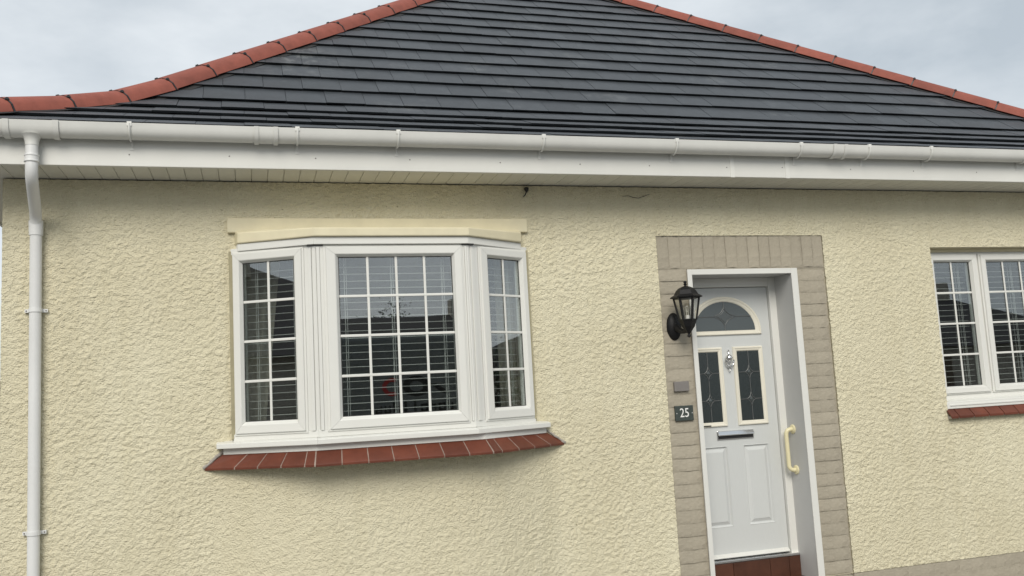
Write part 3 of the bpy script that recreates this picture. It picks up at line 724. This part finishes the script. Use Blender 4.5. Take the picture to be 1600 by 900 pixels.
# white lining and trim of the reveal
b = MB(); b.box(DOOR[0], 3.166, -.014, .235, .05, 2.490).box(4.024, DOOR[1], -.014, .235, .05, 2.490).box(DOOR[0], DOOR[1], -.014, .235, 2.490, 2.524)
# trim bead on the front edge is brighter upvc
lin = b.build('door_lining', 'lining', house, bevel=.003)
b = MB(); b.box(3.134, 3.171, -.024, -.013, .05, 2.527).box(4.019, 4.074, -.024, -.013, .05, 2.527).box(3.171, 4.019, -.024, -.013, 2.486, 2.527)
b.build('edge_trim', 'upvc', lin, bevel=.003)
DY = .255
b = MB(); b.box(3.10, 3.17, DY-.03, DY+.05, .345, 2.49).box(3.966, 4.03, DY-.03, DY+.05, .345, 2.49).box(3.17, 3.966, DY-.03, DY+.05, 2.418, 2.49)
dfr = b.build('door_frame', 'upvc', house, bevel=.004)
MB().box(3.15, 4.028, DY-.055, DY+.05, .335, .352).build('threshold', 'chrome', dfr, bevel=.002)
# leaf with sunk lower panels
LX0, LX1, LZ0, LZ1 = 3.174, 3.962, .356, 2.414; CX = (LX0+LX1)/2
pan = [(3.272, 3.505, .585, 1.192), (3.640, 3.866, .585, 1.192)]
xsL = sorted({LX0, LX1, *[p_[i] for p_ in pan for i in (0, 1)]}); zsL = [LZ0, pan[0][2], pan[0][3], LZ1]
lf = MB()
for xa, xb in zip(xsL, xsL[1:]):
    for za, zb in zip(zsL, zsL[1:]):
        if any(abs(xa-p_[0]) < 1e-6 and abs(za-p_[2]) < 1e-6 for p_ in pan): continue
        lf.add([(xa, DY, za), (xb, DY, za), (xb, DY, zb), (xa, DY, zb)], [(0, 1, 2, 3)])
lf.add([(LX0, DY, LZ0), (LX1, DY, LZ0), (LX1, DY, LZ1), (LX0, DY, LZ1), (LX0, DY+.044, LZ0), (LX1, DY+.044, LZ0), (LX1, DY+.044, LZ1), (LX0, DY+.044, LZ1)], [(0, 4, 5, 1), (1, 5, 6, 2), (2, 6, 7, 3), (3, 7, 4, 0), (4, 7, 6, 5)])
door = lf.build('door', 'door', house, fix=False)
def rect(x0, x1, z0, z1, i, y): return [(x0+i, y, z0+i), (x1-i, y, z0+i), (x1-i, y, z1-i), (x0+i, y, z1-i)]
for p_ in pan:
    MB().rings([rect(*p_, i, DY+y) for i, y in ((0, 0), (.004, -.002), (.008, .002), (.014, .011), (.020, .011), (.042, .001), (.044, -.0005))], True).build('door_panel', 'door', door, fix=False)
# glazed cassettes
def cassette(x0, x1, z0, z1, w=.036):
    prof_ = ((0, 0), (.001, -.009), (.006, -.015), (.014, -.015), (.018, -.011), (w-.006, -.009), (w, -.003), (w, .004))
    MB().rings([rect(x0, x1, z0, z1, i, DY+y) for i, y in prof_]).build('glazing_cassette', 'door_cream', door, fix=False)
    g0, g1, h0, h1 = x0+w, x1-w, z0+w, z1-w
    MB().box(g0, g1, DY-.004, DY+.002, h0, h1).build('door_glass', 'oglass', door)
    xc = (g0+g1)/2; ld = MB(); yl = DY-.0055
    def lead(pts, r=.0028): ld.tube([(a, yl, c) for a, c in pts], r, 6)
    zc = [h0+(h1-h0)*.305, h0+(h1-h0)*.695]
    for z in zc:
        bv = MB()
        r1, r2 = .037, .052
        dia = []
        for q in range(4):
            (ax, az), (bx, bz) = [((0, r2), (r1, 0)), ((r1, 0), (0, -r2)), ((0, -r2), (-r1, 0)), ((-r1, 0), (0, r2))][q]
            for t in np.linspace(0, 1, 6)[:-1]:
                px, pz = ax+(bx-ax)*t, az+(bz-az)*t; k_ = 1-.32*math.sin(math.pi*t); dia.append((xc+px*k_, z+pz*k_))
        lead(dia+[dia[0]])
        dd = [(xc+a*.55, z+c*.55) for a, c in ((0, .045), (.032, 0), (0, -.045), (-.032, 0))]
        bv.add([(a, yl-.001, c) for a, c in dd]+[(xc, yl-.006, z)], [(0, 4, 1), (1, 4, 2), (2, 4, 3), (3, 4, 0)]); bv.build('bevel_glass', 'bevelg', door)
        lead([(g0, z), (xc-r1, z)]); lead([(xc+r1, z), (g1, z)])
    lead([(xc, h0), (xc, zc[0]-.052)]); lead([(xc, zc[0]+.052), (xc, zc[1]-.052)]); lead([(xc, zc[1]+.052), (xc, h1)])
    ld.build('lead_came', 'lead', door)
cassette(3.256, 3.520, 1.341, 1.950); cassette(3.614, 3.877, 1.341, 1.950)
# half-round light
def arch(cx, zb, rx, rz, y, n=28, base=0.0):
    return [(cx-rx, y, zb-base), (cx+rx, y, zb-base)]+[(cx+rx*math.cos(math.pi*i/n), y, zb+rz*math.sin(math.pi*i/n)) for i in range(n+1)]
AX, AZ = 3.566, 2.078
prof_ = ((.316, .268, 0, .036), (.315, .267, -.009, .035), (.309, .261, -.015, .030), (.300, .252, -.015, .022), (.296, .248, -.011, .018), (.272, .232, -.009, .004), (.264, .226, -.003, 0), (.264, .226, .004, 0))
smooth_by_angle(MB().rings([arch(AX, AZ, a, c, DY+y, base=bs) for a, c, y, bs in prof_]).build('glazing_cassette', 'door_cream', door, fix=False), 35)
MB().prism(arch(AX, AZ, .266, .228, DY-.004), arch(AX, AZ, .266, .228, DY+.002)).build('door_glass', 'aglass', door)
ld = MB(); yl = DY-.0055; zc = AZ+.110
dia = []
for q in range(4):
    (ax, az), (bx, bz) = [((0, .068), (.096, 0)), ((.096, 0), (0, -.068)), ((0, -.068), (-.096, 0)), ((-.096, 0), (0, .068))][q]
    for t in np.linspace(0, 1, 8)[:-1]:
        k_ = 1-.24*math.sin(math.pi*t); dia.append((AX+(ax+(bx-ax)*t)*k_, yl, zc+(az+(bz-az)*t)*k_))
ld.tube(dia+[dia[0]], .003, 6); ld.tube([(AX+(p_[0]-AX)*.72, yl, zc+(p_[2]-zc)*.72) for p_ in dia+[dia[0]]], .002, 6)
ld.tube([(AX, yl, zc+.068), (AX, yl, AZ+.226)], .003, 6); ld.tube([(AX, yl, zc-.068), (AX, yl, AZ)], .003, 6)
hw = .266*math.sqrt(1-(.110/.228)**2); ld.tube([(AX-hw, yl, zc), (AX-.096, yl, zc)], .003, 6); ld.tube([(AX+.096, yl, zc), (AX+hw, yl, zc)], .003, 6)
ld.build('lead_came', 'lead', door)
MB().prism([(AX+(p_[0]-AX)*.70, DY-.0075, zc+(p_[2]-zc)*.70) for p_ in dia], [(AX+(p_[0]-AX)*.72, DY-.004, zc+(p_[2]-zc)*.72) for p_ in dia]).build('bevel_glass', 'bevelg', door)
# letter plate, knocker, weather bar
b = MB(); b.box(3.420, 3.736, DY-.010, DY, 1.240, 1.308); lp = b.build('letter_plate', 'chrome', door, bevel=.004)
b = MB(); MB().box(3.428, 3.728, DY-.0125, DY-.009, 1.247, 1.276).build('dark_reflection_strip', 'black', door); pr_ = [(DY-.010, 1.274), (DY-.030, 1.272), (DY-.034, 1.276), (DY-.033, 1.282), (DY-.016, 1.306), (DY-.010, 1.307)]  # black strip stands in for the dark reflected in the plate's lower chrome
b.prism([(3.426, y, z) for y, z in pr_], [(3.730, y, z) for y, z in pr_]); b.build('letter_plate', 'chrome', door, bevel=.003)
KX, KZ = 3.570, 1.845; b = MB()
b.lathe([(.004, 1.926), (.009, 1.918), (.005, 1.910), (.008, 1.902), (.010, 1.893), (.024, 1.880), (.030, 1.862), (.022, 1.846), (.008, 1.838)], (KX, DY-.018), 14)
b.tube([(KX+.036*math.cos(t), DY-.026, 1.842+.044*math.sin(t)) for t in np.linspace(-math.pi*1.05, .05*math.pi, 18)], [.006]*6+[.008]*6+[.006]*6, 8)
b.lathe([(.003, 1.758), (.008, 1.768), (.005, 1.776), (.011, 1.792), (.006, 1.806)], (KX, DY-.018), 12)
b.box(KX-.012, KX+.012, DY-.012, DY+.001, 1.785, 1.895)
smooth_by_angle(b.build('knocker', 'chrome', door), 45)
MB().prism([(3.185, DY, .362), (3.185, DY-.028, .366), (3.185, DY-.024, .378), (3.185, DY, .392)], [(3.956, DY, .362), (3.956, DY-.028, .366), (3.956, DY-.024, .378), (3.956, DY, .392)]).build('weather_bar', 'upvc', door, bevel=.002)
MB().box(3.30, 3.372, DY-.018, DY-.010, 1.349, 1.357).build('black_mark', 'black', door)
# step with brown tiled riser
stp = MB().box(3.10, 4.10, -.30, .22, 0, .17); stp.box(3.10, 4.024, .215, .30, .16, .334)
step = stp.build('step', 'mortar', house)
for xa, xb in ((3.17, 3.443), (3.447, 3.756), (3.760, 3.922), (3.926, 4.022)):
    MB().box(xa, xb, .203, .216, .172, .330).build('step_tile', 'brown', step, bevel=.002)
for i in range(6): MB().box(3.105+i*.166, 3.105+i*.166+.162, -.302, .20, .1705, .182).build('step_tile', 'brown', step, bevel=.002)

# cable end under the soffit
b = MB(); b.lathe([(.012, 3.135), (.018, 3.128), (.014, 3.110), (.006, 3.102)], (1.913, -.028), 10)
b.tube([(1.913, -.03, 3.11), (1.90, -.038, 3.08), (1.885, -.034, 3.065)], .004, 6)
b.build('cable_stub', 'black', house)

MB().tube([(2.652, -.022, 3.078), (2.70, -.024, 3.083), (2.735, -.022, 3.072), (2.78, -.024, 3.066), (2.83, -.023, 3.082), (2.875, -.022, 3.098)], [.001, .002, .0022, .002, .0022, .001], 5).build('crack', 'rubber', house)
# ------------------------------------------------------------------ things fixed to the doorway
def lantern():
    root = empty('wall_lantern', (2.995, -.01, 2.10)); tag(root, 'black six-sided wall lantern with clear glass beside the front door', 'lantern')
    def ob(b_, n, m_, **k_):
        o = b_.build(n, m_, root, **k_); o.location = -root.location; return o
    cx, cy = 3.024, -.185; h = R(30)
    b_ = MB()   # back plate, dished oval
    pr_ = []
    for r_, y_ in ((.072, .006), (.076, -.008), (.070, -.02), (.05, -.034), (.02, -.044)): pr_.append([(2.998+r_*.78*math.cos(t), y_, 2.105+r_*1.35*math.sin(t)) for t in np.linspace(0, 2*math.pi, 25)[:-1]])
    b_.rings(pr_, True); smooth_by_angle(ob(b_, 'back_plate', 'lantern', fix=True), 40)
    b_ = MB(); b_.tube(bend((3.0, -.03, 2.10), (3.01, -.13, 2.035), (cx, cy, 2.075), 8), [.026, .024, .022, .020, .018, .017, .017, .018, .020], 10); smooth_by_angle(ob(b_, 'arm', 'lantern'), 50)
    b_ = MB(); b_.lathe([(.003, 2.010), (.013, 2.018), (.013, 2.030), (.007, 2.038), (.016, 2.048), (.026, 2.062), (.046, 2.090), (.060, 2.128), (.066, 2.137), (.066, 2.143), (.03, 2.145)], (cx, cy), 6, h); ob(b_, 'base_cup', 'lantern')
    b_ = MB()
    for k_ in range(6):
        t = h+k_*math.pi/3; a = (cx+.061*math.cos(t), cy+.061*math.sin(t), 2.138); c = (cx+.092*math.cos(t), cy+.092*math.sin(t), 2.300); b_.tube([a, c], .0072, 6)
    ob(b_, 'frame', 'lantern')
    for k_ in range(6):
        t0, t1 = h+k_*math.pi/3, h+(k_+1)*math.pi/3; q = [(cx+.059*math.cos(t0), cy+.059*math.sin(t0), 2.142), (cx+.059*math.cos(t1), cy+.059*math.sin(t1), 2.142), (cx+.089*math.cos(t1), cy+.089*math.sin(t1), 2.298), (cx+.089*math.cos(t0), cy+.089*math.sin(t0), 2.298)]
        ob(MB().add(q, [(0, 1, 2, 3)]), 'glass_pane', 'lglass', fix=False)
    b_ = MB(); b_.lathe([(.09, 2.290), (.092, 2.298), (.114, 2.297), (.116, 2.304), (.104, 2.312), (.088, 2.320), (.080, 2.334), (.070, 2.352), (.052, 2.368), (.030, 2.378), (.012, 2.383)], (cx, cy), 6, h)
    ob(b_, 'lantern_roof', 'lantern')
    b_ = MB(); b_.lathe([(.012, 2.380), (.008, 2.388), (.014, 2.396), (.008, 2.403), (.013, 2.410), (.010, 2.418), (.003, 2.422)], (cx, cy), 10); smooth_by_angle(ob(b_, 'finial', 'lantern'), 60)
    b_ = MB(); b_.lathe([(.014, 2.145), (.014, 2.170), (.010, 2.172)], (cx, cy), 12); ob(b_, 'lamp_holder', 'white')
    b_ = MB(); b_.lathe([(.010, 2.170), (.018, 2.190), (.026, 2.215), (.026, 2.236), (.017, 2.254), (.004, 2.260)], (cx, cy), 14); smooth_by_angle(ob(b_, 'bulb', 'lglass'), 60)
    b_ = MB(); b_.tube([(cx-.006, cy, 2.172), (cx-.009, cy, 2.235), (cx+.009, cy, 2.235), (cx+.006, cy, 2.172)], .003, 6); ob(b_, 'filament', 'bulb')
lantern()
pl_ = MB().box(2.951, 3.096, -.022, -.004, 1.417, 1.526).build('house_number_plate', 'slateplate', None, bevel=.003)
tag(pl_, 'dark slate plate with white number 25 on the brick door surround', 'number plate')
cu = bpy.data.curves.new('t', 'FONT'); cu.body = '25'; cu.size = .092; cu.align_x = 'CENTER'; cu.align_y = 'CENTER'; cu.extrude = .001; cu.resolution_u = 3
to = bpy.data.objects.new('t', cu); COL.objects.link(to); bpy.context.view_layer.update()
tm = bpy.data.meshes.new_from_object(to.evaluated_get(bpy.context.evaluated_depsgraph_get())); bpy.data.objects.remove(to)
tm.materials.clear(); tm.materials.append(M['white']); no_ = bpy.data.objects.new('digits', tm); COL.objects.link(no_); no_.parent = pl_
no_.matrix_local = Matrix.Translation((3.0235, -.0228, 1.4715)) @ Matrix.Rotation(R(90), 4, 'X') @ Matrix.Diagonal((.84, 1, 1, 1))
b = MB()
for x in (2.962, 3.085): b.lathe([(.003, -.0235), (.002, -.0225)], (x, 1.4715), 8, ax='y')
b.build('dot', 'white', pl_)
gp_ = MB().box(2.958, 3.077, -.026, -.004, 1.630, 1.702).build('wall_plate', 'greyplate', None, bevel=.004)
tag(gp_, 'small blank grey plate on the bricks above the house number', 'plate')
rail = empty('grab_rail', (4.02, .15, 1.13)); tag(rail, 'cream plastic grab rail on the white side lining of the doorway', 'grab rail')
P0 = 4.024; rb = MB(); zt, zb_ = 1.285, .985; yo = .150
path = [(P0, yo, zt+.005), (P0-.02, yo, zt+.005)]+bend((P0-.02, yo, zt+.005), (P0-.055, yo+.004, zt+.005), (P0-.058, yo+.008, zt-.03), 6)+bend((P0-.058, yo+.008, zb_+.03), (P0-.055, yo+.004, zb_-.005), (P0-.02, yo, zb_-.005), 6)+[(P0, yo, zb_-.005)]
rb.tube(path, .0165, 14); o = rb.build('bar', 'rail', rail); o.location = -rail.location; smooth_by_angle(o, 50)
for z in (zt+.005, zb_-.005):
    fl_ = MB(); vs = [[(P0+.001-x_, yo+r_*math.cos(t), z+r_*math.sin(t)) for t in np.linspace(0, 2*math.pi, 21)[:-1]] for r_, x_ in ((.036, 0), (.036, .007), (.030, .012), (.015, .013))]
    fl_.rings(vs, True); o = fl_.build('flange', 'rail', rail); o.location = -rail.location; smooth_by_angle(o, 40)

# ------------------------------------------------------------------ beyond the left corner
fr = empty('garden_fence', (-2.6, 4.2, 0)); tag(fr, 'brown board fence seen past the left house corner by the downpipe', 'fence')
for i in range(16): 
    o = MB().box(-4.0+i*.12, -4.0+i*.12+.112, 4.19, 4.21, .05, 2.09+random.uniform(-.01, .01)).build('board', 'fence', fr, bevel=.003); o.location = -fr.location
def tree(name, label, base, h, rad, seed, leafy=1.0, crown0=.35, group=None, m_leaf='leaf', nl=7000, ls=.055):
    rg = random.Random(seed); root = empty(name, base); tag(root, label, 'tree', group); t = MB(); tips = []
    def br(p, d, l, r_, dep):
        n = 4; pts = [p]; q = p.copy()
        for i in range(n):
            d = (d+Vector((rg.uniform(-.18, .18), rg.uniform(-.18, .18), rg.uniform(-.05, .14)))).normalized(); q = q+d*l/n; pts.append(q.copy())
        t.tube(pts, [r_*(1-.5*i/n) for i in range(n+1)], 6 if dep < 2 else 4)
        if dep >= 3: tips.extend(pts[1:]); return
        for k_ in range(4 if dep else 7):
            a = pts[rg.randint(2 if dep == 0 else 1, n)]; nd = (d*.55+Vector((rg.uniform(-1, 1), rg.uniform(-1, 1), rg.uniform(-.1, .8)))).normalized(); br(a, nd, l*rg.uniform(.5, .7), r_*.5, dep+1)
    br(Vector((0, 0, 0)), Vector((0, 0, 1)), h*.5, h*.022, 0)
    t.build('trunk', 'bark', root, fix=False)
    if leafy:
        l_ = MB()
        for i in range(int(nl*leafy)):
            c = Vector(rg.choice(tips))+Vector((rg.gauss(0, rad*.10), rg.gauss(0, rad*.10), rg.gauss(0, rad*.10))); a = Vector((rg.uniform(-1, 1), rg.uniform(-1, 1), rg.uniform(-1, 1))).normalized(); b_ = a.orthogonal().normalized(); s_ = ls*rg.uniform(.5, 1.2)
            l_.add([c-a*s_, c+b_*s_*.5, c+a*s_, c-b_*s_*.5], [(0, 1, 2, 3)])
        l_.build('crown', m_leaf, root, fix=False)
    return root
tree('garden_shrub', 'thin twiggy shrub showing over the fence past the house corner', (-2.75, 5.6, 0), 2.6, 1.2, 5, .5, nl=500, ls=.07)

# ------------------------------------------------------------------ across the street: seen in the window reflections
def far_house(label, cx, cy, w, d_, eave, ridge, rot, grp='houses across the street', chim=True):
    root = empty('far_bungalow', (cx, cy, 0)); tag(root, label, 'house'); root.rotation_euler[2] = rot
    MB().box(-w/2, w/2, -d_/2, d_/2, 0, eave).build('wall', 'envwall', root)
    e = .35; q = MB(); a = [(-w/2-e, -d_/2-e, eave), (w/2+e, -d_/2-e, eave), (w/2+e, d_/2+e, eave), (-w/2-e, d_/2+e, eave)]; k_ = d_/2*.9
    q.add(a+[(-w/2+k_, 0, ridge), (w/2-k_, 0, ridge)], [(0, 3, 2, 1), (0, 1, 5, 4), (1, 2, 5), (2, 3, 4, 5), (3, 0, 4)]); rf = q.build('roof', 'envroof', root)
    if chim: MB().box(w*.18, w*.18+.7, -.3, .3, ridge-.6, ridge+.55).build('chimney', 'envwall', rf)
    for s_ in (-1, 1):
        for x in (-w*.3, w*.3):
            y = s_*(d_/2+.02); wn = MB().box(x-.8, x+.8, min(y, y-s_*.06), max(y, y-s_*.06), .95, 2.15).build('window', 'upvc', root)
            for j in (-1, 1): MB().box(x+j*.38-.34, x+j*.38+.34, y-.012, y+.012, 1.03, 2.07).build('pane', 'envdark', wn)
        MB().box(-.45, .45, s_*(d_/2+.02)-.03, s_*(d_/2+.02)+.03, .15, 2.15).build('door', 'fence', root)
    return root
far_house('low dark-roofed bungalow across the street behind the van', 4, -25, 15, 8, 2.5, 4.5, 0)
far_house('neighbouring bungalow reflected in the bay side light by the downpipe', -13, -9, 9, 9, 2.6, 5.0, R(35))
far_house('neighbouring bungalow reflected in the bay side light by the door', 38, -10, 9, 9, 2.4, 4.5, R(-10))
far_house('bungalow with chimney further along the street past the van', 24, -24, 13, 8, 2.5, 4.6, R(10))
for i, (lab, x, y, h, sd_, lf_) in enumerate((('bushy tree behind the bungalow across the street', 5.6, -31, 5.3, 3, 1.0), ('loose tree beside the bushy tree across the street', 3.9, -32, 4.8, 8, .5), ('twiggy half-bare tree at the side of the street by the neighbouring bungalow', 16, -4.4, 2.9, 12, .12), ('rounded street tree opposite the window past the door', 25.5, -14.5, 4.8, 21, 1.0))):
    tree('street_tree', lab, (x, y, 0), h, 2.6, sd_, lf_)
# van
VY = -9.3; van = empty('parked_van', (2.6, VY-1, 0)); tag(van, 'tall silver van parked across the street with red and black logo', 'van')
def vb(b_, n, m_, **k_):
    o = b_.build(n, m_, van, **k_); o.location = -van.location; return o
x0, x1 = -1.3, 5.0
side = [(x0, .45), (x1, .45), (x1, 2.30), (x1-.12, 2.66), (x1-.5, 2.74), (x0+1.75, 2.74), (x0+1.3, 2.6), (x0+.72, 1.62), (x0+.1, 1.35), (x0, 1.1)]
vb(MB().prism([(x, VY, z) for x, z in side], [(x, VY-2, z) for x, z in side]), 'body', 'van', bevel=.07, seg=3)
vb(MB().prism([(x, VY+.004, z) for x, z in ((x0+.95, 1.68), (x0+1.75, 1.68), (x0+1.75, 2.38), (x0+1.42, 2.38))], [(x, VY-.05, z) for x, z in ((x0+.95, 1.68), (x0+1.75, 1.68), (x0+1.75, 2.38), (x0+1.42, 2.38))]), 'cab_window', 'vanglass')
for x in (x0+.95, x1-1.1):
    for y in (VY-.12, VY-1.88):
        b_ = MB(); b_.lathe([(.18, -.10), (.33, -.11), (.35, -.08), (.35, .08), (.33, .11), (.18, .10)], (x, .35), 24, ax='y', base=y); o = vb(b_, 'wheel', 'rubber')
        rm = MB(); rm.lathe([(.19, -.095), (.19, .095)], (x, .35), 18, ax='y', base=y).build('rim', 'greyplate', o)
for z in (.5,): vb(MB().box(x0-.05, x0+.1, VY-1.98, VY-.02, .42, .75), 'bumper', 'blk', bevel=.03)
for y in (VY-.35, VY-1.65): vb(MB().box(x0-.02, x0+.12, y-.14, y+.14, .95, 1.15), 'headlight', 'white', bevel=.02)
def ringc(cx, cz, r1, r2, a0, a1, sx=1.0):
    b_ = MB(); ts = np.linspace(R(a0), R(a1), 25); pts = [(cx+r1*sx*math.cos(t), VY+.006, cz+r1*math.sin(t)) for t in ts]+[(cx+r2*sx*math.cos(t), VY+.006, cz+r2*math.sin(t)) for t in ts[::-1]]
    n = len(ts); b_.add(pts, [(i, i+1, 2*n-2-i, 2*n-1-i) for i in range(n-1)]); return b_
vb(ringc(2.22, 1.90, .15, .085, 60, 300, 1.1), 'logo', 'red', fix=False)
lg = ringc(2.62, 1.90, .165, .085, 0, 360, 1.35); lg.add([(2.85, VY+.006, 1.93), (2.95, VY+.006, 1.93), (3.2, VY+.006, 1.76), (3.06, VY+.006, 1.76)], [(0, 1, 2, 3)]); vb(lg, 'logo', 'blk', fix=False)
lt = MB(); strokes = {0: [(0, 0, .1, .03), (0, .06, .1, .09), (.08, 0, .11, .13), (0, .0, .03, .08)], 1: [(0, 0, .03, .13), (.08, 0, .11, .13), (0, 0, .11, .03)], 2: [(.03, 0, .07, .18)], 3: [(0, 0, .03, .18), (.08, 0, .11, .12), (0, .09, .11, .12)], 4: [(0, 0, .03, .13), (.09, 0, .12, .13), (0, 0, .12, .03), (0, .1, .12, .13)]}
for i, k_ in enumerate((0, 1, 3, 2, 2, 4, 3, 4, 1)):
    for a0, b0_, a1, b1_ in strokes[k_]:
        xx = 1.93+i*.15; lt.add([(xx+a0, VY+.006, 1.47+b0_), (xx+a1, VY+.006, 1.47+b0_), (xx+a1, VY+.006, 1.47+b1_), (xx+a0, VY+.006, 1.47+b1_)], [(0, 1, 2, 3)])
vb(lt, 'lettering', 'blk', fix=False)
